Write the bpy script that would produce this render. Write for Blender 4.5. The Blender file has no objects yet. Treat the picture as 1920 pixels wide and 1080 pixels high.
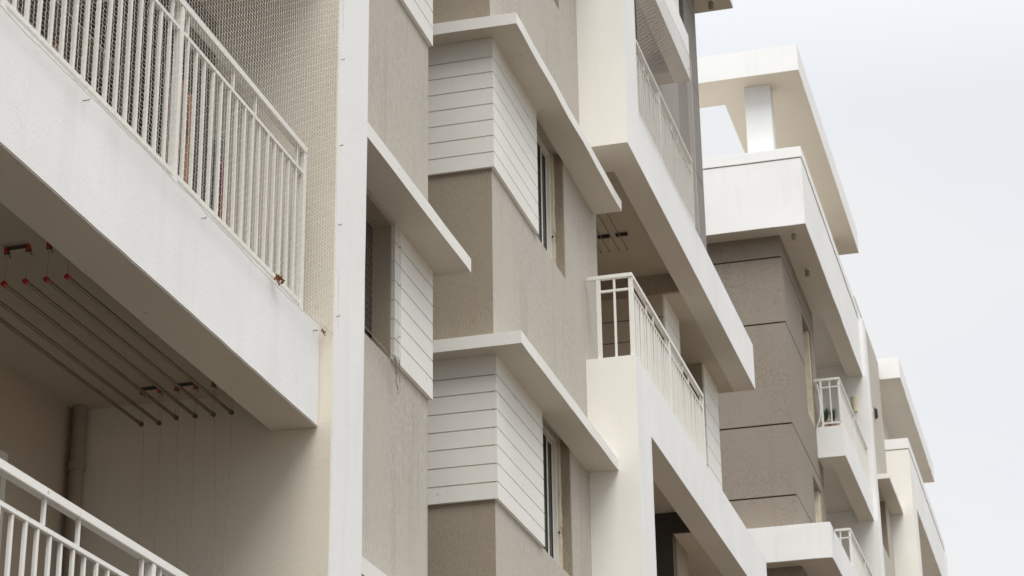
import bpy, bmesh, math, random
from mathutils import Vector, Matrix, noise
random.seed(7)
C = bpy.context.scene
COL = C.collection
ZO = 1.6          # everything below is measured from the lens; the ground lies 1.6 m under it
R = math.radians

# ------------------------------------------------------------------ materials
def mat(name):
    m = bpy.data.materials.new(name); m.use_nodes = True
    nt = m.node_tree; b = nt.nodes['Principled BSDF']
    return m, nt, b

def nz(nt, scale, stretch=(1, 1, 1), detail=4, rough=.55, off=(0, 0, 0)):
    tc = nt.nodes.new('ShaderNodeTexCoord'); mp = nt.nodes.new('ShaderNodeMapping')
    mp.inputs['Scale'].default_value = stretch; mp.inputs['Location'].default_value = off
    n = nt.nodes.new('ShaderNodeTexNoise')
    n.inputs['Scale'].default_value = scale; n.inputs['Detail'].default_value = detail
    n.inputs['Roughness'].default_value = rough
    nt.links.new(tc.outputs['Object'], mp.inputs['Vector']); nt.links.new(mp.outputs['Vector'], n.inputs['Vector'])
    return n.outputs['Fac']

def ramp(nt, fac, a, b, ca, cb):
    r = nt.nodes.new('ShaderNodeMapRange')
    r.inputs['From Min'].default_value = a; r.inputs['From Max'].default_value = b
    r.inputs['To Min'].default_value = ca; r.inputs['To Max'].default_value = cb
    nt.links.new(fac, r.inputs['Value'])
    return r.outputs['Result']

def mixc(nt, fac, a, b):
    m = nt.nodes.new('ShaderNodeMix'); m.data_type = 'RGBA'
    if isinstance(fac, (int, float)): m.inputs[0].default_value = fac
    else: nt.links.new(fac, m.inputs[0])
    for i, v in ((6, a), (7, b)):
        if isinstance(v, tuple): m.inputs[i].default_value = (*v, 1)
        else: nt.links.new(v, m.inputs[i])
    return m.outputs[2]

def bump(nt, b, parts):
    prev = None
    for fac, st, di in parts:
        n = nt.nodes.new('ShaderNodeBump'); n.inputs['Strength'].default_value = st
        n.inputs['Distance'].default_value = di
        nt.links.new(fac, n.inputs['Height'])
        if prev: nt.links.new(prev, n.inputs['Normal'])
        prev = n.outputs['Normal']
    nt.links.new(prev, b.inputs['Normal'])

def paint(name, col, dirt=(.42, .34, .25), spots=.5, streak=.12, rough=.62, bscale=55, bst=.12, mott=.035):
    m, nt, b = mat(name)
    big = nz(nt, .9, detail=5)
    lo = tuple(c * (1 - mott) for c in col); hi = tuple(min(1, c * (1 + mott)) for c in col)
    c = mixc(nt, ramp(nt, big, .3, .7, 0, 1), lo, hi)
    st = nz(nt, 2.2, (3.2, 3.2, .35), detail=6, off=(3, 1, 0))
    c = mixc(nt, ramp(nt, st, .55, .8, 0, streak), c, dirt)
    sp = nz(nt, 26, detail=2, off=(5, 2, 1)); pt = nz(nt, 1.3, detail=3, off=(1, 7, 2))
    mul = nt.nodes.new('ShaderNodeMath'); mul.operation = 'MULTIPLY'
    nt.links.new(ramp(nt, sp, .65, .70, 0, 1), mul.inputs[0]); nt.links.new(ramp(nt, pt, .5, .62, 0, spots), mul.inputs[1])
    c = mixc(nt, mul.outputs[0], c, dirt)
    nt.links.new(c, b.inputs['Base Color']); b.inputs['Roughness'].default_value = rough
    bump(nt, b, [(nz(nt, bscale, detail=5), bst, .01), (nz(nt, 4, detail=3), .12, .02)])
    return m

def stucco(name, col, grain=(1, 1, .14), scale=85, bst=.38, mott=.09, streak=.25, dark=(.16, .13, .1)):
    m, nt, b = mat(name)
    f = nz(nt, scale, grain, detail=5, rough=.65); g = nz(nt, 1.1, detail=5)
    lo = tuple(c * (1 - mott * 1.6) for c in col); hi = tuple(c * (1 + mott) for c in col)
    c = mixc(nt, ramp(nt, f, .32, .68, 0, 1), lo, hi)
    c2 = mixc(nt, ramp(nt, g, .35, .7, 0, 1), c, col)
    st = nz(nt, 1.6, (4, 4, .3), detail=5, off=(2, 9, 4))
    c3 = mixc(nt, ramp(nt, st, .56, .8, 0, streak), c2, dark)
    nt.links.new(c3, b.inputs['Base Color']); b.inputs['Roughness'].default_value = .85
    bump(nt, b, [(f, bst, .012), (nz(nt, 6, detail=3), .15, .02)])
    return m

def plain(name, col, rough=.5, metal=0, var=.06):
    m, nt, b = mat(name)
    c = mixc(nt, ramp(nt, nz(nt, 9, detail=4), .3, .7, 0, 1), tuple(x * (1 - var) for x in col), tuple(x * (1 + var) for x in col))
    nt.links.new(c, b.inputs['Base Color'])
    b.inputs['Roughness'].default_value = rough; b.inputs['Metallic'].default_value = metal
    return m

M = {}
M['white'] = paint('white_wall_paint', (.795, .805, .805), spots=.15)
M['fascia'] = paint('white_fascia_paint', (.795, .805, .805), spots=.14, streak=.13, mott=.05)
M['canopy'] = paint('weathered_white_paint', (.79, .78, .75), spots=.9, streak=.2, bst=.2)
M['cream'] = paint('cream_wall_paint', (.81, .80, .76), spots=.15, streak=.08)
M['creamd'] = paint('warm_shade_plaster', (.70, .65, .56), spots=.35, streak=.12)  # warm dim balcony light put into the fin's near face colour
M['inner'] = paint('shaded_balcony_plaster', (.47, .405, .325), spots=.6, streak=.15)  # recess shade darkens this plaster's base colour; spots are dirt
M['soffit'] = paint('stained_shaded_underside', (.60, .555, .485), spots=.95, streak=.1)  # shade of downward faces put into the colour; spots are stains
M['under_shade'] = paint('shaded_frame_underside', (.64, .57, .46), spots=.5, streak=.1)  # roof frame underside, its shade painted into the base tone
M['board'] = paint('white_board_paint', (.79, .785, .75), spots=.45, streak=.05, bscale=30, bst=.08)
M['tan'] = stucco('brushed_tan_stucco', (.50, .463, .408), grain=(1, 1, .25), mott=.17)
M['brown'] = stucco('brushed_brown_stucco', (.335, .285, .22), grain=(1, 1, .25), mott=.2)
M['grey'] = stucco('grey_brown_render', (.27, .232, .19), grain=(1, 1, 1), scale=50, bst=.4, mott=.24, streak=.2)
M['greyl'] = stucco('warm_grey_render', (.25, .232, .215), grain=(1, 1, 1), scale=38, bst=.4, mott=.08, streak=.3)
M['groove'] = plain('dark_joint_filler', (.07, .055, .045), .9)
M['rail'] = paint('white_enamel_paint', (.78, .775, .74), dirt=(.22, .10, .05), spots=.55, streak=.05, rough=.4, bscale=90, bst=.1)
M['alu'] = plain('white_window_aluminium', (.72, .71, .66), .4, 0, .04)
M['seal'] = plain('cream_sealant_plaster', (.62, .56, .44), .8, 0, .12)
M['rubber'] = plain('black_rubber', (.02, .02, .02), .6)
M['joint'] = plain('pale_board_backing', (.66, .62, .54), .9)  # backing that shows in the joints, one pale tone
M['dark'] = plain('room_darkness', (.05, .045, .04), .9)  # near black: darkness of rooms and recesses put into the colour
M['curtain'] = plain('grey_green_curtain_cloth', (.22, .23, .21), .9, 0, .15)
M['steel'] = plain('brushed_steel_tube', (.20, .165, .13), .35, .7, .1)
M['netd'] = plain('grimy_brown_net', (.20, .17, .13), .8)
M['absorber'] = plain('dark_floor_absorber', (.07, .055, .042), .5)
M['iron'] = plain('tarnished_bracket_metal', (.10, .085, .07), .6, .5)
M['red'] = plain('red_plastic', (.42, .03, .025), .45)
M['cord'] = plain('tan_nylon_cord', (.50, .33, .19), .8)
M['net'] = plain('beige_nylon_net', (.72, .68, .60), .7)
M['netf'] = plain('grey_nylon_net', (.40, .37, .34), .7)
M['wood'] = plain('dark_stained_wood', (.05, .032, .022), .6, 0, .25)
M['wood2'] = plain('worn_brown_wood', (.085, .05, .034), .6, 0, .3)
M['black'] = plain('matt_black_plastic', (.012, .012, .012), .5)
M['leaf'] = plain('dry_brown_leaf', (.30, .13, .06), .8, 0, .3)
M['green'] = plain('plant_leaf_green', (.035, .075, .03), .6, 0, .3)
M['clay'] = plain('terracotta_clay', (.30, .17, .11), .8)
M['pipe'] = plain('grey_pvc_pipe', (.29, .245, .19), .6)
for n, c in (('cloth_red', (.42, .10, .08)), ('cloth_black', (.015, .015, .017)), ('cloth_rust', (.34, .16, .09)),
             ('cloth_teal', (.10, .14, .12)), ('cloth_maroon', (.20, .03, .035)), ('cloth_grey', (.2, .19, .18))):
    M[n] = plain(n, c, .95, 0, .15)
M['ground'] = paint('dark_paving', (.11, .085, .058), spots=.6, streak=.3)  # unseen ground, darkened to cut bounce light on the undersides

def glass():
    m, nt, b = mat('greenish_window_glass')
    b.inputs['Base Color'].default_value = (.055, .065, .06, 1); b.inputs['Roughness'].default_value = .04
    t = nt.nodes.new('ShaderNodeBsdfTransparent'); t.inputs[0].default_value = (.62, .68, .65, 1)
    mx = nt.nodes.new('ShaderNodeMixShader'); mx.inputs[0].default_value = .5
    nt.links.new(t.outputs[0], mx.inputs[1]); nt.links.new(b.outputs[0], mx.inputs[2])
    nt.links.new(mx.outputs[0], nt.nodes['Material Output'].inputs['Surface'])
    return m
M['glass'] = glass()

# ------------------------------------------------------------------ mesh building
BASE = {}
def tag(o, label=None, cat=None, group=None, kind=None):
    if label: o['label'] = label
    if cat: o['category'] = cat
    if group: o['group'] = group
    if kind: o['kind'] = kind
    return o

def thing(name, base, label, cat, group=None):
    o = bpy.data.objects.new(name, None); COL.objects.link(o)
    o.empty_display_size = .3
    o.location = Vector(base) + Vector((0, 0, ZO)); BASE[o.name] = Vector(base)
    return tag(o, label, cat, group)

class MB:
    def __init__(s): s.v = []; s.f = []
    def quad(s, a, b, c, d):
        n = len(s.v); s.v += [tuple(a), tuple(b), tuple(c), tuple(d)]; s.f.append((n, n + 1, n + 2, n + 3)); return s
    def box(s, x0, x1, y0, y1, z0, z1):
        n = len(s.v)
        s.v += [(x0, y0, z0), (x1, y0, z0), (x1, y1, z0), (x0, y1, z0), (x0, y0, z1), (x1, y0, z1), (x1, y1, z1), (x0, y1, z1)]
        s.f += [tuple(n + i for i in q) for q in ((3, 2, 1, 0), (4, 5, 6, 7), (0, 1, 5, 4), (1, 2, 6, 5), (2, 3, 7, 6), (3, 0, 4, 7))]
        return s
    def slab(s, x0, x1, y0, y1, z0, z1, step=.28):
        """box with a fine grid on every face, so that the cast edges can wander a little"""
        lo = (x0, y0, z0); hi = (x1, y1, z1)
        for ax in range(3):
            u, w = (ax + 1) % 3, (ax + 2) % 3
            nu = max(1, min(60, round((hi[u] - lo[u]) / step))); nw = max(1, min(60, round((hi[w] - lo[w]) / step)))
            for side in (0, 1):
                g = []
                for i in range(nu + 1):
                    for j in range(nw + 1):
                        p = [0, 0, 0]; p[ax] = hi[ax] if side else lo[ax]
                        p[u] = lo[u] + (hi[u] - lo[u]) * i / nu; p[w] = lo[w] + (hi[w] - lo[w]) * j / nw
                        g.append(tuple(p))
                n = len(s.v); s.v += g; k = nw + 1
                for i in range(nu):
                    for j in range(nw):
                        q = (n + i * k + j, n + (i + 1) * k + j, n + (i + 1) * k + j + 1, n + i * k + j + 1)
                        s.f.append(q if side else q[::-1])
        return s
    def tube(s, a, b, r, seg=8, r2=None, caps=True):
        a = Vector(a); b = Vector(b); d = (b - a).normalized(); r2 = r if r2 is None else r2
        up = Vector((0, 0, 1)) if abs(d.z) < .9 else Vector((1, 0, 0))
        e = d.cross(up).normalized(); g = d.cross(e)
        n = len(s.v)
        for p, rr in ((a, r), (b, r2)):
            for i in range(seg):
                t = 2 * math.pi * i / seg; s.v.append(tuple(p + e * math.cos(t) * rr + g * math.sin(t) * rr))
        for i in range(seg):
            j = (i + 1) % seg; s.f.append((n + i, n + j, n + seg + j, n + seg + i))
        if caps:
            s.f.append(tuple(n + i for i in range(seg))[::-1]); s.f.append(tuple(n + seg + i for i in range(seg)))
        return s
    def build(s, name, m, parent=None, jit=0, bev=0, smooth=False, origin=None, under=None, end=None):
        base = BASE.get(parent.name, Vector((0, 0, 0))) if parent else Vector((0, 0, -ZO))
        if origin is not None: base = Vector(origin)
        me = bpy.data.meshes.new(name)
        vs = []
        for p in s.v:
            p = Vector(p)
            if jit: p = p + noise.noise_vector(p * 1.7) * jit + noise.noise_vector(p * 6 + Vector((9, 3, 1))) * jit * .6
            vs.append(p - base)
        me.from_pydata(vs, [], s.f)
        if bev or jit or smooth:
            bm = bmesh.new(); bm.from_mesh(me)
            bmesh.ops.remove_doubles(bm, verts=bm.verts, dist=.0008)
            if bev:
                ed = [e for e in bm.edges if len(e.link_faces) == 2 and e.calc_face_angle(0) > .9]
                bmesh.ops.bevel(bm, geom=ed, offset=bev, segments=2, affect='EDGES', clamp_overlap=True)
            bm.to_mesh(me); bm.free()
            for p in me.polygons: p.use_smooth = True
            me.set_sharp_from_angle(angle=R(38))
        me.materials.append(m)
        if under is not None:
            me.materials.append(under)
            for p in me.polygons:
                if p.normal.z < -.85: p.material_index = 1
        if end is not None:
            me.materials.append(end)
            for p in me.polygons:
                if p.normal.y < -.85: p.material_index = len(me.materials) - 1
        o = bpy.data.objects.new(name, me); COL.objects.link(o)
        if parent:
            o.parent = parent; BASE[o.name] = BASE[parent.name]
            if origin is not None: o.location = Vector(origin) - BASE[parent.name]
        elif origin is not None:
            o.location = Vector(origin) + Vector((0, 0, ZO)); BASE[o.name] = Vector(origin)
        return o

def B(name, m, parent, *dims, jit=.0, bev=.004):
    mb = MB()
    for d in dims: mb.box(*d)
    return mb.build(name, m, parent, jit=jit, bev=bev)
def SL(name, m, parent, *dims, jit=.007, bev=.006, end=None, step=.28):
    mb = MB()
    for d in dims: mb.slab(*d, step=step)
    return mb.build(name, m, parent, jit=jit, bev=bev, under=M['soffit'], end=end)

def wall_y(name, m, parent, xo, th, y0, y1, z0, z1, holes=()):
    """wall along Y, outer face at x = xo, holes = (ya, yb, za, zb)"""
    ys = sorted({y0, y1, *[h[0] for h in holes], *[h[1] for h in holes]}); zs = sorted({z0, z1, *[h[2] for h in holes], *[h[3] for h in holes]})
    mb = MB()
    for i in range(len(ys) - 1):
        run = None
        for j in range(len(zs) - 1):
            cy, cz = (ys[i] + ys[i + 1]) / 2, (zs[j] + zs[j + 1]) / 2
            if any(h[0] < cy < h[1] and h[2] < cz < h[3] for h in holes):
                if run is not None: mb.box(xo - th, xo, ys[i], ys[i + 1], run, zs[j]); run = None
            elif run is None: run = zs[j]
        if run is not None: mb.box(xo - th, xo, ys[i], ys[i + 1], run, zs[-1])
    return mb.build(name, m, parent)

def boards(name, parent, segs, zs, gap=.011):
    """segs: boxes (x0,x1,y0,y1) repeated for each board between successive zs"""
    mb = MB()
    for a, b in zip(zs[:-1], zs[1:]):
        for x0, x1, y0, y1 in segs: mb.box(x0, x1, y0, y1, a + (gap if a != zs[0] else 0), b)
    o = mb.build(name, M['board'], parent)
    g = MB()
    for x0, x1, y0, y1 in segs: g.box(x0 + .0, x1 - .012, y0 + .012 if (x1 - x0) > (y1 - y0) else y0 + .013, y1, zs[0] + .003, zs[-1] - .002)
    g.build('backing_board', M['joint'], o)
    return o

def railing(parent, x, y0, y1, zb, zt, posts, ret=None, bottom=True, detail=True, far=False, phase=0.0):
    """street-side railing along Y at x; ret = x of the inner end of a return across the near end"""
    mb = MB(); w = .024
    yy0 = y0 - (.02 if ret is not None else 0)
    mb.box(x - w, x + w, yy0, y1, zt - .042, zt)
    mb.box(x - .012, x + .012, y0, y1, zt - .185, zt - .160)
    if bottom: mb.box(x - .014, x + .014, y0, y1, zb + .055, zb + .085)
    if ret is not None:
        mb.box(ret, x - w, y0 - .022, y0 + .022, zt - .042, zt)
        mb.box(ret + .12, x - .02, y0 - .012, y0 + .012, zt - .185, zt - .160)
        if bottom: mb.box(ret + .12, x - .02, y0 - .012, y0 + .012, zb + .055, zb + .085)
    rl = mb.build('railing', M['rail'], parent, bev=.003)
    zlo = zb + (.085 if bottom else 0)
    pm = None; bm_ = None
    def put(name, proto, loc):
        o = proto.copy(); COL.objects.link(o); o.parent = rl; o.location = Vector(loc) - BASE[rl.name]
        if name == 'baluster': o.rotation_euler = (random.uniform(-1, 1) * R(.35), random.uniform(-1, 1) * R(.3), random.uniform(-1, 1) * R(4))
        return o
    def first(name, hw, h, loc):
        return MB().box(-hw + loc[0], hw + loc[0], -hw + loc[1], hw + loc[1], loc[2], loc[2] + h).build(name, M['rail'], rl, bev=.002, origin=loc)
    pp = [(x, p, zb) for p in posts]
    if ret is not None: pp += [(ret + .115, y0, zb)]
    for q in pp:
        pm = first('post', .02, zt - .042 - zb, q) if pm is None else put('post', pm, q)
    ps = sorted(posts); bl = []; stubs = []
    for a, b in zip(ps[:-1], ps[1:]):
        L = b - a; n = max(1, round(L / .1095))
        bl += [a + L * (i) / n for i in range(1, n)]
        stubs += [a + L * t for t in (.055, .40, .58, .945)]
    if ret is not None and detail:
        xm = (ret + .115 + x) / 2
        bm_ = first('baluster', .011, zt - .042 - zlo, (xm, y0, zlo))
        bm_.name = 'baluster'
    hb = zt - .185 - zlo
    if far:
        mb = MB()
        for y in bl: mb.box(x - .009, x + .009, y - .009, y + .009, zlo, zlo + hb)
        mb.build('balusters', M['rail'], rl)
    else:
        p2 = None
        for y in bl:
            q = (x, y, zlo); p2 = first('baluster', .009, hb, q) if p2 is None else put('baluster', p2, q)
        p3 = None
        for y in stubs:
            q = (x, y, zt - .160); p3 = first('rail_spacer', .009, .118, q) if p3 is None else put('rail_spacer', p3, q)
    return rl

def window(parent, xg, y0, y1, z0, z1, sash=(), plain_glass=False):
    """sliding window set at x = xg in a street wall"""
    mb = MB(); f = .045
    for a, b in ((y0, y0 + f), (y1 - f, y1)): mb.box(xg - .03, xg + .012, a, b, z0, z1)
    for a, b in ((z0, z0 + f), (z1 - f, z1)): mb.box(xg - .03, xg + .010, y0 + f, y1 - f, a, b)
    w = mb.build('window', M['alu'], parent, bev=.003)
    ed = [y0 + f, *sash, y1 - f]
    for k, (a, b) in enumerate(zip(ed[:-1], ed[1:])):
        dx = -.022 if k % 2 else -.006
        s = MB(); q = .042
        zz0, zz1 = z0 + f + .003, z1 - f - .003
        s.box(xg + dx - .012, xg + dx + .008, a + .002, a + q, zz0, zz1).box(xg + dx - .012, xg + dx + .008, b - q, b - .002, zz0, zz1)
        s.box(xg + dx - .012, xg + dx + .007, a + q, b - q, zz0, zz0 + q).box(xg + dx - .012, xg + dx + .007, a + q, b - q, zz1 - q, zz1)
        s.build('sash', M['alu'], w, bev=.002)
        g = MB()
        for (c, d) in ((a + q, a + q + .008), (b - q - .008, b - q)): g.box(xg + dx - .006, xg + dx + .004, c, d, zz0 + q, zz1 - q)
        g.build('gasket', M['rubber'], w)
        MB().box(xg + dx - .005, xg + dx, a + q + .008, b - q - .008, zz0 + q, zz1 - q).build('pane', M['glass'], w)
    return w

def curtain(parent, x, y0, y1, z0, z1):
    mb = MB(); n = max(8, int((y1 - y0) / .02)); pts = []
    for i in range(n + 1):
        y = y0 + (y1 - y0) * i / n; pts.append((x + .022 * math.sin(i * 1.05) + .01 * math.sin(i * .37), y))
    for (xa, ya), (xb, yb) in zip(pts[:-1], pts[1:]): mb.quad((xa, ya, z0), (xb, yb, z0), (xb, yb, z1), (xa, ya, z1))
    o = mb.build('curtain', M['curtain'], parent, smooth=True)
    return o

def net(name, fn, u0, u1, v0, v1, a, h, w, m, origin, label, cat='net', group=None, hooks=(), seed=1):
    """knotted diamond net: fn(u, v) -> point; ribbon strands"""
    rnd = random.Random(seed); mb = MB()
    nc = int((u1 - u0) / a); nr = int((v1 - v0) / h); K = {}
    for c in range(nc + 1):
        ph = rnd.uniform(-.05, .05) * a
        for k in range(nr + 1):
            u = u0 + c * (u1 - u0) / nc + ph + a * (.10 * (-1) ** (k + c) + rnd.uniform(-.05, .05))
            K[c, k] = Vector(fn(min(max(u, u0), u1), v0 + k * (v1 - v0) / nr + h * rnd.uniform(-.07, .07) - .004 * math.sin(u * 2.1)))
    def seg(p, q, ww):
        d = (q - p).normalized(); side = d.cross(Vector((.75, -.66, 0))).normalized() * (ww / 2)
        mb.quad(p - side, p + side, q + side, q - side)
    up_ = Vector((0, 0, h * .14))
    for c in range(nc + 1):
        for k in range(nr + 1):
            if k < nr: seg(K[c, k], K[c, k + 1], w)
            if c < nc: seg(K[c, k], K[c + 1, k] + up_, w)
    o = mb.build(name, m, None, origin=origin)
    tag(o, label, cat, group)
    # border rope
    r = MB()
    for (ua, va, ub, vb) in ((u0, v0, u1, v0), (u1, v0, u1, v1), (u0, v1, u1, v1)):
        n = 40; pr = None
        for i in range(n + 1):
            t = i / n; p = Vector(fn(ua + (ub - ua) * t, va + (vb - va) * t)) + Vector((0, rnd.uniform(-1, 1) * .004, rnd.uniform(-1, 1) * .006))
            if pr is not None: r.tube(pr, p, .0018, 4, caps=False)
            pr = p
    r.build('border_rope', M['net'], o)
    for p in hooks:
        p = Vector(p); g = MB(); pr = p
        for i in range(1, 8):
            t = i / 7 * 4.2; q = p + Vector((.003 * math.sin(t) + .002, .004 * (1 - math.cos(t)), .008 * math.sin(t * .9)))
            g.tube(pr, q, .0011, 5); pr = q
        g.tube(p - Vector((.03, 0, 0)), p + Vector((.001, 0, 0)), .002, 6)
        g.build('hook', M['iron'], o)
    return o

# ================================================================== ground
g = MB(); g.quad((-900, -400, -ZO), (900, -400, -ZO), (900, 1400, -ZO), (-900, 1400, -ZO))
tag(g.build('ground', M['ground']), kind='structure')

W = -4.655        # street face of the tan walls
FX = -4.15        # street face of the balcony slabs
GZ = -ZO

# ================================================================== near wing
L = thing('apartment_block', (-8, 9, GZ), 'nearest wing of the flats with wide white balcony slabs, tall white fin and netted railing', 'apartment building')
# solid core, back wall of the balconies, rooms
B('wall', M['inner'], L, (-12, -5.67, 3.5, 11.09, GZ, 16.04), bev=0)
B('wall', M['dark'], L, (-5.668, -5.64, 3.52, 8.9, GZ, 16.03), bev=0)  # unseen dark sheet added to absorb light inside the balconies
B('wall', M['dark'], L, (-12, -5.35, 11.62, 14.5, GZ, 16.04), bev=0)
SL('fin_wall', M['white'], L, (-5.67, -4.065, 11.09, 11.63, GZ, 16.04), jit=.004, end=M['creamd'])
SL('fin_wall', M['white'], L, (-5.67, -4.065, 3.0, 3.5, GZ, 16.04), jit=.004)
B('roof', M['white'], L, (-12.2, -4.0, 2.9, 14.95, 16.045, 16.7))
lev = [-1.95 + 3 * i for i in range(6)]
winL = []
for k in range(-2, 4):
    winL.append((12.2, 13.88, 5.50 + 3 * k, 6.557 + 3 * k))
winL = [h for h in winL if h[2] > GZ and h[3] < 16]
wall_y('wall', M['tan'], L, W, .22, 11.63, 14.76, GZ, 16.04, winL)
B('wall', M['brown'], L, (-12, W - .003, 14.55, 14.757, GZ, 16.04), bev=0)
for k in (-2, -1, 0, 1, 2):
    z = 4.04 + 3 * k
    if z < GZ + .5: continue
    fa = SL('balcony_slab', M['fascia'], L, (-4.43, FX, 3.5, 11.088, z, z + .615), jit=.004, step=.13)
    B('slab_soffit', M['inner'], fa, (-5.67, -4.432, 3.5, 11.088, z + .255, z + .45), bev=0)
    B('floor_absorber', M['absorber'], fa, (-5.66, -4.44, 3.51, 11.08, z + .452, z + .47), bev=0)  # unseen dark sheet added on the floor to cut bounce light
for h in winL:
    z0, z1 = h[2], h[3]
    # brown painted reveal: far jamb, head and sill linings
    B('window_reveal', M['brown'], L, (-4.79, W - .004, 13.86, 13.879, z0 + .002, z1 - .02), (-4.79, W - .004, 12.21, 13.86, z1 - .02, z1 - .002), bev=0)
    w = MB()
    for i in range(18): w.box(-4.806, -4.799, 12.2, 13.878, z0 + .03 + i * .056, z0 + .038 + i * .056)
    for y in (12.22, 12.95, 13.66): w.box(-4.803, -4.793, y, y + .03, z0, z1 - .001)
    wo = w.build('window', M['black'], L)
    MB().box(-4.82, -4.804, 12.2, 13.878, z0, z1).build('pane', M['wood'], wo)
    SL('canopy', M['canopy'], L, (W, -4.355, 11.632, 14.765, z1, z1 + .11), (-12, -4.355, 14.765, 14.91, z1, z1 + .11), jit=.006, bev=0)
    zs = [z0 + .008 + (z1 - z0 - .008) * i / 7 for i in range(8)]
    boards('cladding', L, [(W, W + .03, 13.875, 14.79), (-12, W - .001, 14.76, 14.79)], zs)
# balcony doors (dark, behind the rail)
for z in (1.45, 4.50):
    d = MB()
    for y in (7.0, 8.1, 9.15, 10.15): d.box(-5.638, -5.60, y, y + .06, z, z + 2.3)
    for zz in (z, z + 2.24): d.box(-5.638, -5.602, 7.0, 10.21, zz, zz + .06)
    dd = d.build('balcony_door', M['iron'] if z > 4 else M['alu'], L, bev=.003)
    MB().box(-5.636, -5.62, 7.06, 10.15, z + .06, z + 2.24).build('pane', M['black'] if z > 4 else M['glass'], dd)
railing(L, -4.205, 6.9, 10.905, 4.655, 5.715, [7.30, 9.095, 10.885])
railing(L, -4.205, 5.2, 10.905, 1.655, 2.765, [5.5, 7.28, 9.08, 10.885])

# drain pipe in the corner of the lower balcony
dp = MB(); dp.tube((-5.60, 11.02, 1.5), (-5.60, 11.02, 4.29), .042, 16)
for z in (1.95, 2.9, 3.9): dp.tube((-5.60, 11.02, z), (-5.60, 11.02, z + .05), .052, 16)
dpo = dp.build('drain_pipe', M['pipe'], None, smooth=True, origin=(-5.6, 11.02, 1.5))
tag(dpo, 'grey rainwater pipe in the dark back corner of the nearest lower balcony', 'pipe')

# ceiling clothes dryer (six rods)
def dryer(xs, zr, zc, y0, y1, base, label, rod_r, mrod, mpul, pairs, cords, rods0=None):
    t = thing('clothes_airer', base, label, 'clothes airer')
    for (i, j) in pairs:
        for y in (y0 + .0, y1 - .02):
            (MB().box(xs[i], xs[j], y - .006, y + .006, zc - .018, zc - .001) if mpul is M['red'] else MB().box(xs[i] - .025, xs[j] + .015, y - .025, y + .025, zc - .026, zc - .001)).build('ceiling_bracket', M['iron'] if mpul is M['red'] else M['black'], t, bev=.003)
    for i, x in enumerate(xs):
        z = zr[i]
        rd = MB().tube((x, y0, z), (x, y1, z), rod_r, 12).build('rod', mrod, t, smooth=True)
        for a, b in ((y0 - .012, y0 + .012), (y1 - .012, y1 + .012)): MB().tube((x, a, z), (x, b, z), rod_r * 1.4, 10).build('end_cap', mpul if a < y1 - .1 else M['iron'], rd, smooth=True)
        for y in (y0, y1 - .01):
            if mpul is M['red']:
                p = MB(); p.tube((x - .006, y, zc - .018), (x + .006, y, zc - .018), .017, 14); p.build('pulley', mpul, t, smooth=True)
                p = MB(); p.tube((x - .014, y + .004, zc - .03), (x + .014, y + .004, zc - .03), .008, 8)
                p.tube((x + .004, y + .004, zc - .03), (x + .012, y + .02, zc - .05), .003, 6); p.build('cleat', M['iron'], t, smooth=True)
            c = MB(); c.tube((x, y, zc - .04), (x, y, z), .0016, 5)
            c.build('cord', M['cord'], t)
        if cords:
            c = MB(); dx = (.03, .0, .035, -.02, .03, -.03)[i]
            top = Vector((x + .012, y1 - .005, zc - .05)); bot = Vector((x + .012 + dx, y1 + .02, zc - 1.75 + .1 * i))
            pr = top
            for k in range(1, 9):
                q = top.lerp(bot, k / 8) + Vector((.006 * math.sin(k + i), 0, 0)); c.tube(pr, q, .0016, 5); pr = q
            c.build('pull_cord', M['cord'], t)
    return t
dryer([-5.13, -5.02, -4.915, -4.80, -4.69, -4.58], [4.082, 4.078, 4.098, 4.096, 4.094, 4.094], 4.293, 8.79, 10.85, (-4.85, 9.8, 4.29),
      'six steel rods with red pulleys hanging from the ceiling of the nearest lower balcony', .0098, M['steel'], M['red'], [(0, 1), (2, 3), (4, 5)], True)

# things drying / stored behind the netted railing
def garment(name, c, w, h, mname, label, lean=.0):
    x, y, z = c; mb = MB(); n, k = 10, 14; rows = []
    for j in range(k + 1):
        t = j / k; row = []
        for i in range(n + 1):
            s = i / n - .5; sh = (1 - .28 * (1 - t) ** 3)
            row.append(Vector((x + s * w * sh * (.9 + .2 * t) + lean * t, y + .028 * math.sin(i * 1.9 + j * .25) + .01 * math.sin(i * .7), z - t * h + .02 * abs(s) * (1 - t) * 4 - .01 * math.sin(i * 2.2) * t)))
        rows.append(row)
    for off in (0, .012):
        for j in range(k):
            for i in range(n):
                q = [r + Vector((0, off, 0)) for r in (rows[j][i], rows[j + 1][i], rows[j + 1][i + 1], rows[j][i + 1])]
                mb.quad(*q)
    mb.tube((x - w * .12, y, z + .05), (x, y, z + .09), .003, 5); mb.tube((x + w * .12, y, z + .05), (x, y, z + .09), .003, 5)
    o = mb.build(name, M[mname], None, smooth=True, origin=(x, y, z - h))
    return tag(o, label, 'clothing', 'clothes behind the netted railing')
garment('shirt', (-4.985, 10.45, 5.98), .13, .80, 'cloth_black', 'black garment hanging behind the netted railing beside its middle post')
garment('shirt', (-4.86, 10.5, 6.02), .12, .55, 'cloth_red', 'dull red garment behind the netted railing, right of the black one')
garment('shirt', (-4.79, 10.5, 5.92), .09, .95, 'cloth_rust', 'rust coloured garment hanging behind the netted railing')
garment('shirt', (-4.69, 10.75, 5.75), .11, .85, 'cloth_teal', 'dark grey green garment behind the netted railing')
garment('shirt', (-4.60, 10.6, 5.50), .07, .62, 'cloth_maroon', 'narrow maroon garment behind the netted railing, lowest of the hanging clothes')
cb = thing('shade_filler', (-5.2, 10.8, 4.5), 'added tall dark brown slatted cupboard against the fin wall behind the nearest netted railing', 'shade_filler')  # dark block added to supply the darkness behind the net
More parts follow.
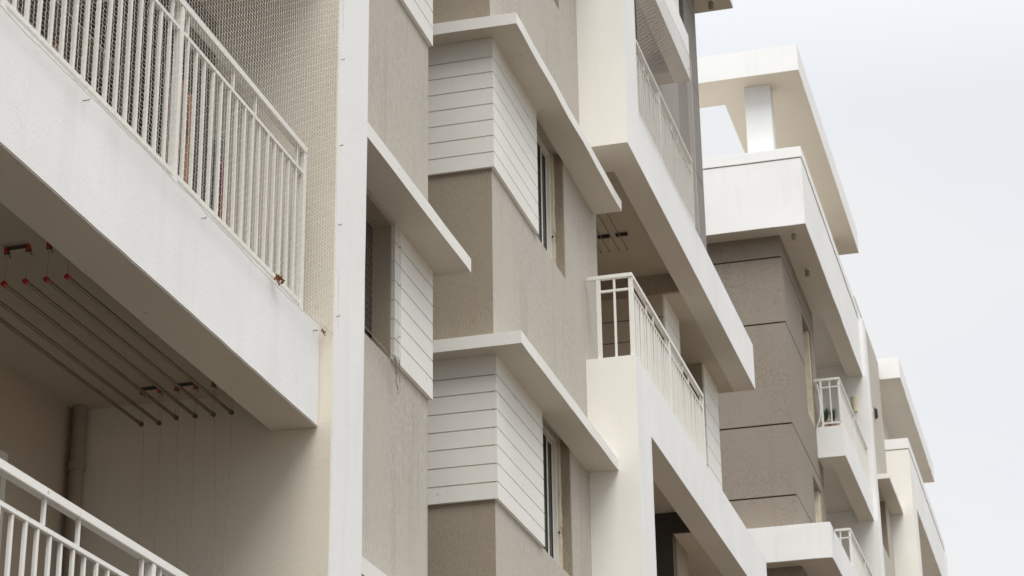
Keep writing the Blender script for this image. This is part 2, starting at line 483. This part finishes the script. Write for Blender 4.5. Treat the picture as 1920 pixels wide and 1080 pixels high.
MB().box(-5.58, -4.86, 10.62, 11.07, 4.5, 6.75).build('carcass', M['wood'], cb, bev=.006)
for xa, xb in ((-5.57, -5.225), (-5.215, -4.87)):
    dm = MB()
    for i in range(20): dm.box(xa + .04, xb - .04, 10.60, 10.615, 4.62 + i * .104, 4.68 + i * .104)
    dm.box(xa, xa + .04, 10.59, 10.618, 4.55, 6.72).box(xb - .04, xb, 10.59, 10.618, 4.55, 6.72).box(xa + .04, xb - .04, 10.59, 10.618, 6.68, 6.72).box(xa + .04, xb - .04, 10.59, 10.618, 4.55, 4.6)
    do = dm.build('door', M['wood2'], cb)
    MB().tube((xb - .02 if xa < -5.3 else xa + .02, 10.575, 5.5), (xb - .02 if xa < -5.3 else xa + .02, 10.575, 5.62), .008, 8).build('handle', M['iron'], do, smooth=True)
# wooden rack of dark shelves seen in slices between the balusters
rk = thing('storage_rack', (-5.2, 9.4, 4.49), 'dark slatted storage rack behind the balusters of the nearest netted railing', 'rack')
s_ = MB()
for y in (8.3, 9.2, 10.1):
    for x in (-5.45, -5.05): s_.box(x, x + .035, y, y + .035, 4.49, 6.3)
s_.build('rack_post', M['iron'], rk, bev=.003)
for z in (4.75, 5.15, 5.55, 5.95):
    MB().box(-5.45, -5.02, 8.3, 10.13, z, z + .02).build('shelf', M['pipe'], rk, bev=.003)
for i in range(13):
    y = 8.36 + .13 * i + random.uniform(-.02, .02); z = (4.77, 5.17, 5.57)[i % 3]; hh = random.uniform(.16, .32)
    b_ = MB().box(-5.4 + random.uniform(0, .08), -5.08, y, y + .1, z, z + hh)
    o = b_.build('storage_box', M[('cloth_black', 'cloth_grey', 'cloth_maroon', 'clay', 'cloth_black')[i % 5]], None, bev=.006, origin=(-5.2, y, z))
    tag(o, 'small dark box on the rack behind the nearest netted railing', 'box', 'boxes on the balcony rack')

# bird nets
def f1(u, v): return (-4.118 + .012 * math.sin(u * 2.3) * math.sin(v * 2.9) + (.05 if u > 11.09 else 0), u, v)
net('bird_net', lambda u, v: (-4.116 + .010 * math.sin(u * 2.3) * math.sin(v * 2.9) + max(0, (u - 10.6)) * .085, u, v), 6.6, 11.16, 4.60, 7.30, .035, .0225, .0017, M['net'],
    (-4.12, 9, 4.6), 'large diamond mesh bird net stretched over the white railing of the nearest balcony', 'net', None,
    hooks=[(-4.128, y, 4.585) for y in (8.0, 9.35, 10.98)] + [(-4.05, 11.13, z) for z in (4.72, 5.3, 5.82, 6.4, 6.95)], seed=3)
net('bird_net', lambda u, v: (-4.612, u, v), 12.1, 13.97, 5.49, 6.545, .035, .0225, .0016, M['netd'],
    (-4.61, 13, 5.5), 'frayed bird net over the recessed window between the tall fin and the white boards', 'net', None,
    hooks=[(-4.612, 13.95, z) for z in (5.7, 6.1, 6.4)], seed=4)
net('bird_net', lambda u, v: (-4.128 + .01 * math.sin(u * 3) * math.sin(v * 2), u, v), 20.6, 23.95, 10.69, 13.03, .036, .024, .0024, M['netf'],
    (-4.13, 22, 10.7), 'fine grey bird net closing the upper balcony of the middle wing', 'net', None, hooks=[(-4.13, 23.9, 12.9)], seed=5)
# frayed tail of the window net and dead leaves caught in the near net
t_ = MB(); rr = random.Random(2)
for k in range(24):
    y = 13.62 + rr.random() * .28; p = Vector((-4.60, y, 5.50 + rr.uniform(-.02, .02)))
    for i in range(5):
        q = p + Vector((rr.uniform(-.006, .008), rr.uniform(-.03, .03), rr.uniform(-.035, .008) * (2.4 if y > 13.8 else .7))); t_.tube(p, q, .0011, 4, caps=False); p = q
tag(t_.build('frayed_net_tail', M['netd'], None, origin=(-4.6, 13.7, 5.45)), 'tangle of loose net threads on the sill below the netted window', 'net threads')
def leaf_clump(c, n, s, label, seed):
    rr = random.Random(seed); mb = MB(); c = Vector(c)
    for i in range(n):
        p = c + Vector((rr.uniform(-.2, .6) * s, rr.uniform(-1, 1) * s, rr.uniform(-.6, .6) * s))
        a = Vector((rr.uniform(-1, 1), rr.uniform(-1, 1), rr.uniform(-1, 1))).normalized() * s * .5; b = a.cross(Vector((.3, .5, 1))).normalized() * s * .22
        mb.quad(p - a, p + b, p + a, p - b)
    tag(mb.build('dead_leaves', M['leaf'], None, origin=tuple(c)), label, 'leaves')
leaf_clump((-4.115, 10.33, 4.645), 26, .034, 'clump of brown dead leaves caught at the foot of the nearest bird net', 5)
leaf_clump((-4.12, 11.05, 4.60), 14, .02, 'dry twigs and leaf bits at the lower corner where net meets the tall fin', 6)

# ================================================================== middle wing
Mw = thing('apartment_block', (-8, 22, GZ), 'middle wing with tan walls, white board corner panels, thin canopies and railed balconies', 'apartment building')
B('wall', M['brown'], Mw, (-12, W - .003, 16.6, 16.8, GZ, 16.04), bev=0)
ks = [k for k in (-3, -2, -1, 0, 1, 2) if 8.27 + 3 * k > GZ]
holes = [(17.3, 19.235, 8.262 + 3 * k, 9.62 + 3 * k) for k in ks]
wall_y('wall', M['tan'], Mw, W, .2, 16.603, 20.65, GZ, 16.04, holes)
B('wall', M['dark'], Mw, (-12, -5.35, 16.8, 20.4, GZ, 16.04), bev=0)
B('wall', M['inner'], Mw, (-12, W - .003, 20.4, 20.647, GZ, 16.04), bev=0)
B('wall', M['inner'], Mw, (-12, -6.0, 20.647, 24.2, GZ, 16.04), bev=0)
for k in ks:
    z0, z1 = 8.262 + 3 * k, 9.528 + 3 * k
    B('window_reveal', M['brown'], Mw, (-4.745, W - .004, 19.215, 19.232, z0 + .002, z1 + .09), bev=0)
    rs = MB(); n = 14
    for i in range(n):
        a, b = z0 + (z1 + .09 - z0) * i / n, z0 + (z1 + .09 - z0) * (i + 1) / n
        e = .006 * noise.noise(Vector((3, 1, i * .9)))
        rs.box(-4.80, -4.742 + e, 19.14, 19.2145, a + .001, b)
    rs.build('reveal_strip', M['seal'], Mw)
    w = window(Mw, -4.775, 17.35, 19.14, z0 + .01, z1 + .088, sash=(18.84,) if k < 5 else ())
    MB().tube((-4.755, 19.115, z0 + .42), (-4.74, 19.115, z0 + .42), .012, 8).build('latch', M['rubber'], w)
    curtain(w, -5.0, 17.3, 19.2, z0 + .02, z1 + .09)
    B('window_sill', M['seal'], Mw, (-4.86, W - .006, 17.3, 19.23, z0 - .012, z0 + .004), bev=0)
    zc = z1; ye = 20.55 if 8.27 + 3 * k in (8.27,) else 19.998
    zz = zc if k != -1 else zc - .012
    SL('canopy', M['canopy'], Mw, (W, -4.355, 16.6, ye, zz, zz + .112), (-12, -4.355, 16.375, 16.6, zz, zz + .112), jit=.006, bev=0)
    zs = [8.262 + 3 * k + o for o in (0, .137, .294, .452, .607, .765, .922, 1.07)] + [zz]
    boards('cladding', Mw, [(W, W + .03, 16.57, 18.09), (-12, W - .001, 16.57, 16.6)], zs)
# white column and slabs
SL('column', M['fascia'], Mw, (W + .001, FX, 20.0, 20.645, GZ, 7.70), jit=0, bev=0, end=M['cream'])  # column near faces creamier: warm light put into their colour
SL('column', M['fascia'], Mw, (W + .001, FX, 20.0, 20.645, 10.045, 16.04), jit=0, bev=0, end=M['cream'])
def mslab(z, y0, y1, xo, full, name='balcony_slab'):
    fa = SL(name, M['fascia'], Mw, (-4.44, xo, y0, y1, z, z + .65), jit=0, bev=0)
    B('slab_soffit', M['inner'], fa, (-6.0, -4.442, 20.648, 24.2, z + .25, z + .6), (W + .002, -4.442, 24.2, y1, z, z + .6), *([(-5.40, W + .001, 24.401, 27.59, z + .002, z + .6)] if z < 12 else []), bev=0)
    B('cross_beam', M['brown'] if z > 9 else M['dark'], fa, (-6, -4.445, 24.15, 24.198, z + .001, z + .249), bev=0)  # beam shade painted into its colour, deepest on lower floors
    return fa
mslab(7.05, 20.645, 27.95, FX, True); mslab(10.045, 20.645, 27.9, FX, True); mslab(13.04, 20.643, 24.49, -4.235, False)
mslab(4.05, 20.648, 27.95, FX, True); mslab(1.05, 20.648, 27.95, FX, True)
# far part of the wing: board panels, window, pier
zlow = [GZ]
for k, (za, zb) in enumerate(((7.7, 10.045), (4.70, 7.05), (1.70, 4.05), (GZ, 1.05))):
    B('wall', M['brown'], Mw, (-12, W - .035, 24.2, 24.4, za, zb), bev=0)
    B('wall', M['brown'], Mw, (-5.4, W - .003, 24.4, 25.08, za, zb), bev=0)
    B('wall', M['brown'], Mw, (-5.4, W - .003, 26.68, 27.66, za, zb), bev=0)
    B('wall', M['brown'], Mw, (-5.4, W - .003, 25.08, 26.68, za, za + .55), bev=0)
    z0 = zb - 1.39 - .0
    zs = [z0 + .0 + .272 * i for i in range(6)][:5] + [zb]
    zs = [za, zb - 1.925, zb - 1.655, zb - 1.385, zb - 1.11, zb - .845, zb - .575, zb - .30, zb] if k == 0 else [za, za + .4, za + .67, za + .94, za + 1.21, za + 1.48, za + 1.75, zb]
    if k == 0:
        boards('cladding', Mw, [(W - .003, W + .02, 24.18, 25.09)], zs, gap=.014)
        boards('cladding', Mw, [(W - .003, W + .02, 26.70, 27.69)], zs, gap=.014)
    mbb = MB()
    for a, b in zip(zs[:-1], zs[1:]): mbb.box(-6.0, W - .004, 24.17, 24.1995, a + .014, b)
    mbb.build('wall_panel', M['inner'] if k == 0 else M['dark'], Mw)  # recess shade put into the panel colour, near black lower down
    B('door', M['iron'], Mw, (-5.25, -5.2, 25.1, 26.66, za, zb - .02), bev=0)
B('wall', M['dark'], Mw, (-12, -5.41, 24.41, 27.6, GZ, 10.6), bev=0)
B('wall', M['brown'], Mw, (-12, W - .01, 27.6, 27.7, GZ, 10.6), bev=0)
# grey top storeys
gz = [10.7, 11.54, 12.955, 14.385, 15.6, 16.04]
mb = MB()
for a, b in zip(gz[:-1], gz[1:]):
    a2 = a + (.016 if a != gz[0] else 0)
    if b <= 13.0: mb.box(-12, W, 24.2, 27.55, a2, b)
    else:
        mb.box(-12, W, 24.2, 25.9, a2, b); mb.box(-5.0, W, 26.62, 27.55, a2, b)
mb.build('wall', M['greyl'], Mw, bev=0)
B('wall', M['groove'], Mw, (-11.9, W - .02, 24.22, 25.88, 10.7, 16.03), (-4.98, W - .02, 26.64, 27.53, 10.7, 16.03), (-11.9, -5.0, 25.8, 27.5, 10.7, 16.03), bev=0)
window(Mw, -4.86, 25.92, 26.60, 13.0, 15.9)
SL('roof', M['white'], Mw, (-12.2, FX - .02, 16.3, 28.08, 16.045, 16.68))
railing(Mw, -4.185, 20.045, 23.88, 7.692, 8.60, [20.06, 21.92, 23.86], ret=-4.63, bottom=False)
railing(Mw, -4.185, 20.66, 23.90, 10.70, 11.64, [20.7, 21.95, 23.88], bottom=True)
railing(Mw, -4.265, 20.66, 24.0, 13.69, 14.62, [20.7, 21.95, 23.93], bottom=True, far=True)
dryer([-5.10, -5.0, -4.885, -4.785], [10.10, 10.10, 10.10, 10.10], 10.29, 20.9, 22.83, (-4.9, 22, 10.29),
      'thin rods on black ceiling brackets above the corner railing of the middle wing', .006, M['steel'], M['black'], [(0, 1), (2, 3)], False)

def lamp(c, label, grp='small lights under the roof edges'):
    t = thing('soffit_light', c, label, 'ceiling light', grp); x, y, z = c
    MB().tube((x, y, z - .0), (x, y, z - .03), .055, 16).build('base_plate', M['rail'], t, smooth=True)
    MB().tube((x, y, z - .03), (x, y, z - .16), .042, 16, .038).build('lamp_body', M['pipe'], t, smooth=True)
    MB().tube((x, y, z - .145), (x, y, z - .163), .03, 12).build('lens', M['seal'], t, smooth=True)
lamp((-4.44, 27.75, 16.045), 'tiny brown light under the roof corner at the top edge of the photo')

# ================================================================== grey tower
T = thing('apartment_block', (-8, 38, GZ), 'grey brown tower with grooved render, white overhanging parapet and slab frame on the roof', 'apartment building')
TX, TXF = -4.577, -4.08
grv = [GZ, .2, 1.42, 3.0, 4.4, 6.0, 7.55, 9.38, 10.575, 11.82, 13.632, 14.835, 15.25]
th = [(36.95, 38.05, 12.75, 14.70), (36.95, 38.05, 9.9, 11.62)]
mb = MB(); cb = MB()
for a, b in zip(grv[:-1], grv[1:]):
    a2 = a + .028
    for (ya, yb) in ((34.67, 36.95), (38.05, 38.54)): mb.box(-4.86 if ya > 36 else -12, TX, ya, yb, a2, b)
    zcuts = sorted({a2, b, *[z for h in th for z in h[2:] if a2 < z < b]})
    for za, zb in zip(zcuts[:-1], zcuts[1:]):
        if not any(h[2] <= za + 1e-6 and zb <= h[3] + 1e-6 for h in th): mb.box(-4.86, TX, 36.95, 38.05, za, zb)
mb.build('wall', M['grey'], T)
B('wall', M['groove'], T, (-11.9, TX - .03, 34.70, 36.92, GZ, 15.24), (-4.84, TX - .03, 38.08, 38.52, GZ, 15.24), bev=0)
B('wall', M['dark'], T, (-12, -5.3, 36.96, 38.5, GZ, 15.24), bev=0)
for h in th:
    w = window(T, -4.72, h[0] + .01, h[1] - .13, h[2], h[3] - .01, sash=(37.45,))
    B('window_reveal', M['seal'], T, (-4.80, TX - .03, h[1] - .13, h[1] - .02, h[2] + .002, h[3] - .002), bev=0)
    B('window_reveal', M['brown'], T, (-4.845, TX - .002, h[1] - .02, h[1] - .003, h[2] + .002, h[3] - .002), bev=0)
# balcony recess
B('wall', M['inner'], T, (-12, -5.7, 38.54, 42.2, GZ, 15.24), bev=0)
B('wall', M['inner'], T, (-12, -4.87, 38.50, 38.538, GZ, 15.24), bev=0)
SL('fin_wall', M['white'], T, (-12, -4.0, 42.2, 42.76, GZ, 16.5), jit=.004)
# roof box
bx = SL('roof_parapet', M['white'], T, (-12, TXF, 34.3, 38.6, 15.25, 16.49), (-12, TXF, 38.6, 42.25, 15.51, 16.49), (-4.40, TXF, 38.6, 42.198, 15.25, 15.50), jit=.006)
SL('parapet_cap', M['white'], bx, (-12, TXF + .012, 34.288, 42.9, 16.505, 16.71), jit=.006)
# balcony slab with railing, upper
SL('balcony_slab', M['fascia'], T, (-4.38, TXF, 38.54, 42.19, 12.22, 12.80), (-5.7, -4.382, 38.545, 42.19, 12.45, 12.70), (TX + .002, TXF, 37.9, 38.54, 12.22, 12.8), jit=.004, bev=0)
SL('balcony_slab', M['fascia'], T, (-12, -4.02, 34.3, 34.66, 9.38, 9.975), (TX + .002, -4.02, 34.66, 42.19, 9.38, 9.975), jit=.006)
SL('balcony_slab', M['fascia'], T, (TX + .002, -4.02, 37.9, 42.19, 6.3, 6.9), jit=.006)
railing(T, -4.115, 37.93, 42.15, 12.80, 13.73, [37.95, 40.05, 42.13], ret=-4.56, bottom=True, far=True)
railing(T, -4.115, 37.93, 42.15, 9.975, 10.88, [37.95, 40.05, 42.13], ret=-4.56, bottom=True, far=True)
# slab frame on the roof
mb = MB()
mb.slab(-12, TXF, 34.87, 35.85, 18.5, 19.02); mb.slab(-5.58, TXF, 35.85, 41.5, 18.5, 19.02); mb.slab(-12, TXF, 41.5, 43.5, 18.5, 19.02); mb.slab(-12, -9.5, 35.85, 41.5, 18.5, 19.02)
fr = mb.build('roof_frame', M['white'], T, jit=.003, bev=0, under=M['under_shade'])
SL('column', M['white'], T, (-5.13, -4.66, 35.27, 35.6, 16.3, 18.5), jit=.004)
for (x, y) in ((-11, 35.27), (-11, 42.4), (-5.13, 42.4)): B('column', M['white'], T, (x, x + .47, y, y + .33, 16.3, 18.5))
# tan wall between tower and last wing
fw = [(48.95, 50.4, 13.6, 15.0), (48.95, 50.4, 10.6, 12.0)]
wall_y('wall', M['tan'], T, TX, .25, 42.762, 51.5, GZ, 16.9, fw)
B('wall', M['tan'], T, (-4.827, TX, 46.9, 51.48, 16.902, 18.9), bev=0)
B('wall', M['dark'], T, (-12, -5.2, 42.8, 51.4, GZ, 16.9), bev=0)
for h in fw:
    window(T, -4.74, h[0], h[1] - .1, h[2], h[3] - .01, sash=(49.6,))
    B('window_reveal', M['brown'], T, (-4.80, TX - .003, h[1] - .1, h[1] - .003, h[2], h[3] - .003), bev=0)
    SL('canopy', M['canopy'], T, (TX, -4.27, 48.5, 51.49, h[3] + .001, h[3] + .12), jit=.006)
B('canopy', M['canopy'], T, (TX, -4.33, 46.0, 46.5, 15.9, 16.0))
lamp((-4.33, 34.62, 15.25), 'small white light under the overhanging white parapet, nearest the tower corner')
lamp((-4.34, 36.3, 15.25), 'small round light under the white parapet, farther along above the tower wall')
vt = thing('vent_outlet', (-4.577, 49.5, 16.9), 'small dark outlet on the tan wall beyond the railed tower balcony', 'vent')
MB().box(TX, TX + .07, 49.42, 49.62, 16.84, 17.02).build('hood', M['black'], vt, bev=.01)
MB().box(TX, TX + .03, 49.40, 49.64, 16.82, 17.04).build('flange', M['iron'], vt, bev=.004)

def potted(c, s, label, seed, n=60):
    t = thing('potted_plant', c, label, 'plant'); x, y, z = c; rr = random.Random(seed)
    p = MB(); p.tube((x, y, z), (x, y, z + .16 * s), .065 * s, 16, .09 * s); p.tube((x, y, z + .15 * s), (x, y, z + .18 * s), .098 * s, 16)
    p.build('pot', M['clay'], t, smooth=True)
    l = MB()
    for i in range(n):
        an = rr.random() * 6.28; rd = rr.uniform(.03, .13) * s; hh = rr.uniform(.12, .36) * s
        a = Vector((x, y, z + .17 * s)); b = a + Vector((math.cos(an) * rd, math.sin(an) * rd, hh)); m_ = a.lerp(b, .55) + Vector((0, 0, .03)) * s
        sd = Vector((-math.sin(an), math.cos(an), 0)) * .016 * s
        l.quad(a - sd * .4, a + sd * .4, m_ + sd, m_ - sd); l.quad(m_ - sd, m_ + sd, b + sd * .1, b - sd * .1)
    l.build('leaves', M['green'], t)
potted((-4.28, 38.12, 12.80), .8, 'leafy plant in a clay pot behind the end railing of the tower balcony', 3)
potted((-4.42, 38.15, 12.80), .9, 'smaller potted plant by the wall end of the tower balcony railing', 8)
jr = MB(); jr.tube((-4.27, 42.05, 14.45), (-4.27, 42.05, 14.72), .06, 12, .075); jr.tube((-4.27, 42.05, 14.72), (-4.27, 42.05, 14.76), .08, 12)
jr.box(-4.29, -4.25, 42.05, 42.2, 14.5, 14.54)
tag(jr.build('wall_planter', M['seal'], None, smooth=True, origin=(-4.27, 42.1, 14.45)), 'small beige pot fixed to the white fin above the tower balcony rail', 'pot')
pp = MB(); pr = Vector((-4.50, 37.87, 13.62))
for k in range(1, 15):
    t = k / 14; q = Vector((-4.50 + .03 * math.sin(t * 3.1), 37.87, 13.62 - .84 * t - .0)) + Vector((-.06 * max(0, t - .75) * 4, 0, 0)); pp.tube(pr, q, .011, 7); pr = q
tag(pp.build('drain_hose', M['rail'], None, smooth=True, origin=(-4.5, 37.87, 12.78)), 'thin white hose running down beside the end railing of the tower balcony', 'hose')

# ================================================================== last wing
F = thing('apartment_block', (-8, 56, GZ), 'farthest white wing with a flat roof slab, low parapet and dark balcony opening', 'apartment building')
SL('column', M['cream'], F, (-12, -4.02, 51.5, 52.55, GZ, 16.62), jit=.004)
SL('parapet', M['white'], F, (-12, -4.02, 52.552, 61.0, 15.4, 16.62), jit=.006)
SL('parapet_cap', M['white'], F, (-12, -4.008, 51.488, 61.2, 16.635, 16.9), jit=.006)
SL('balcony_slab', M['fascia'], F, (-6.5, -4.02, 52.552, 61.0, 12.2, 12.9), jit=.006)
B('wall', M['inner'], F, (-12, -5.8, 52.552, 60.9, GZ, 15.39), bev=0)
SL('fin_wall', M['white'], F, (-12, -4.0, 61.0, 61.5, GZ, 16.6), jit=.004)
SL('roof_frame', M['white'], F, (-12, TXF, 51.6, 60.6, 18.5, 19.05), jit=.008)
B('penthouse_wall', M['cream'], F, (-12, -4.83, 51.52, 60.0, 16.902, 18.5), bev=0)
lamp((-4.5, 55.5, 15.40), 'small light on the ceiling of the dark opening in the farthest wing')

# ================================================================== camera
f_px, yaw, pitch, roll = 4115.72, R(15.12952), R(22.46776), R(-.82702)
fw_ = Vector((-math.sin(yaw) * math.cos(pitch), math.cos(yaw) * math.cos(pitch), math.sin(pitch)))
rt = Vector((math.cos(yaw), math.sin(yaw), 0)); up = rt.cross(fw_)
r2 = rt * math.cos(roll) + up * math.sin(roll); u2 = -rt * math.sin(roll) + up * math.cos(roll)
cam = bpy.data.cameras.new('camera'); co = bpy.data.objects.new('camera', cam); COL.objects.link(co)
m3 = Matrix((r2, u2, -fw_)).transposed(); co.matrix_world = Matrix.Translation((0, 0, ZO)) @ m3.to_4x4()
cam.sensor_fit = 'HORIZONTAL'; cam.sensor_width = 36; cam.lens = f_px / 1920 * 36
cam.clip_start = .1; cam.clip_end = 4000
cam.dof.use_dof = True; cam.dof.focus_distance = 13.5; cam.dof.aperture_fstop = 9
C.camera = co

# ================================================================== light
az_x, az_y, el = .42, -.82, R(60)       # direction towards the veiled sun
h = math.hypot(az_x, az_y); d = Vector((az_x / h * math.cos(el), az_y / h * math.cos(el), math.sin(el)))
sun = bpy.data.lights.new('sun', 'SUN'); sun.energy = 2.5; sun.angle = R(42); sun.color = (1, .97, .90)
so = bpy.data.objects.new('sun', sun); COL.objects.link(so); so.rotation_euler = (-d).to_track_quat('-Z', 'Y').to_euler(); so.location = (0, 0, 30)
wd = bpy.data.worlds.new('World'); C.world = wd; wd.use_nodes = True; nt = wd.node_tree
bg = nt.nodes['Background']; bg.inputs['Strength'].default_value = .1
sky = nt.nodes.new('ShaderNodeTexSky'); sky.sky_type = 'NISHITA'; sky.sun_disc = False
sky.sun_elevation = el; sky.sun_rotation = math.atan2(d.x, d.y); sky.dust_density = 3; sky.air_density = 1
tc = nt.nodes.new('ShaderNodeTexCoord'); sep = nt.nodes.new('ShaderNodeSeparateXYZ'); nt.links.new(tc.outputs['Generated'], sep.inputs[0])
g1 = ramp(nt, sep.outputs['Z'], .45, 1, 8.0, 20); g2 = ramp(nt, sep.outputs['Z'], .0, .24, .30, 1.0)
gm = nt.nodes.new('ShaderNodeMath'); gm.operation = 'MULTIPLY'; nt.links.new(g1, gm.inputs[0]); nt.links.new(g2, gm.inputs[1]); grad = gm.outputs[0]
mp = nt.nodes.new('ShaderNodeMapping'); mp.inputs['Scale'].default_value = (1, 1, 2.4); nt.links.new(tc.outputs['Generated'], mp.inputs['Vector'])
cn = nt.nodes.new('ShaderNodeTexNoise'); cn.inputs['Scale'].default_value = 3.2; cn.inputs['Detail'].default_value = 5; nt.links.new(mp.outputs['Vector'], cn.inputs['Vector'])
tint = mixc(nt, ramp(nt, cn.outputs['Fac'], .42, .58, 0, 1), (.955, .98, 1.015), (1.005, 1.005, 1.005))
vm = nt.nodes.new('ShaderNodeVectorMath'); vm.operation = 'SCALE'; nt.links.new(tint, vm.inputs[0]); nt.links.new(grad, vm.inputs['Scale'])
c = mixc(nt, .9, sky.outputs[0], vm.outputs[0])
nt.links.new(c, bg.inputs['Color'])

C.render.engine = 'CYCLES'
C.cycles.max_bounces = 8; C.cycles.diffuse_bounces = 5; C.cycles.transparent_max_bounces = 12
C.view_settings.view_transform = 'Standard'; C.view_settings.look = 'None'; C.view_settings.gamma = 1; C.view_settings.exposure = .22
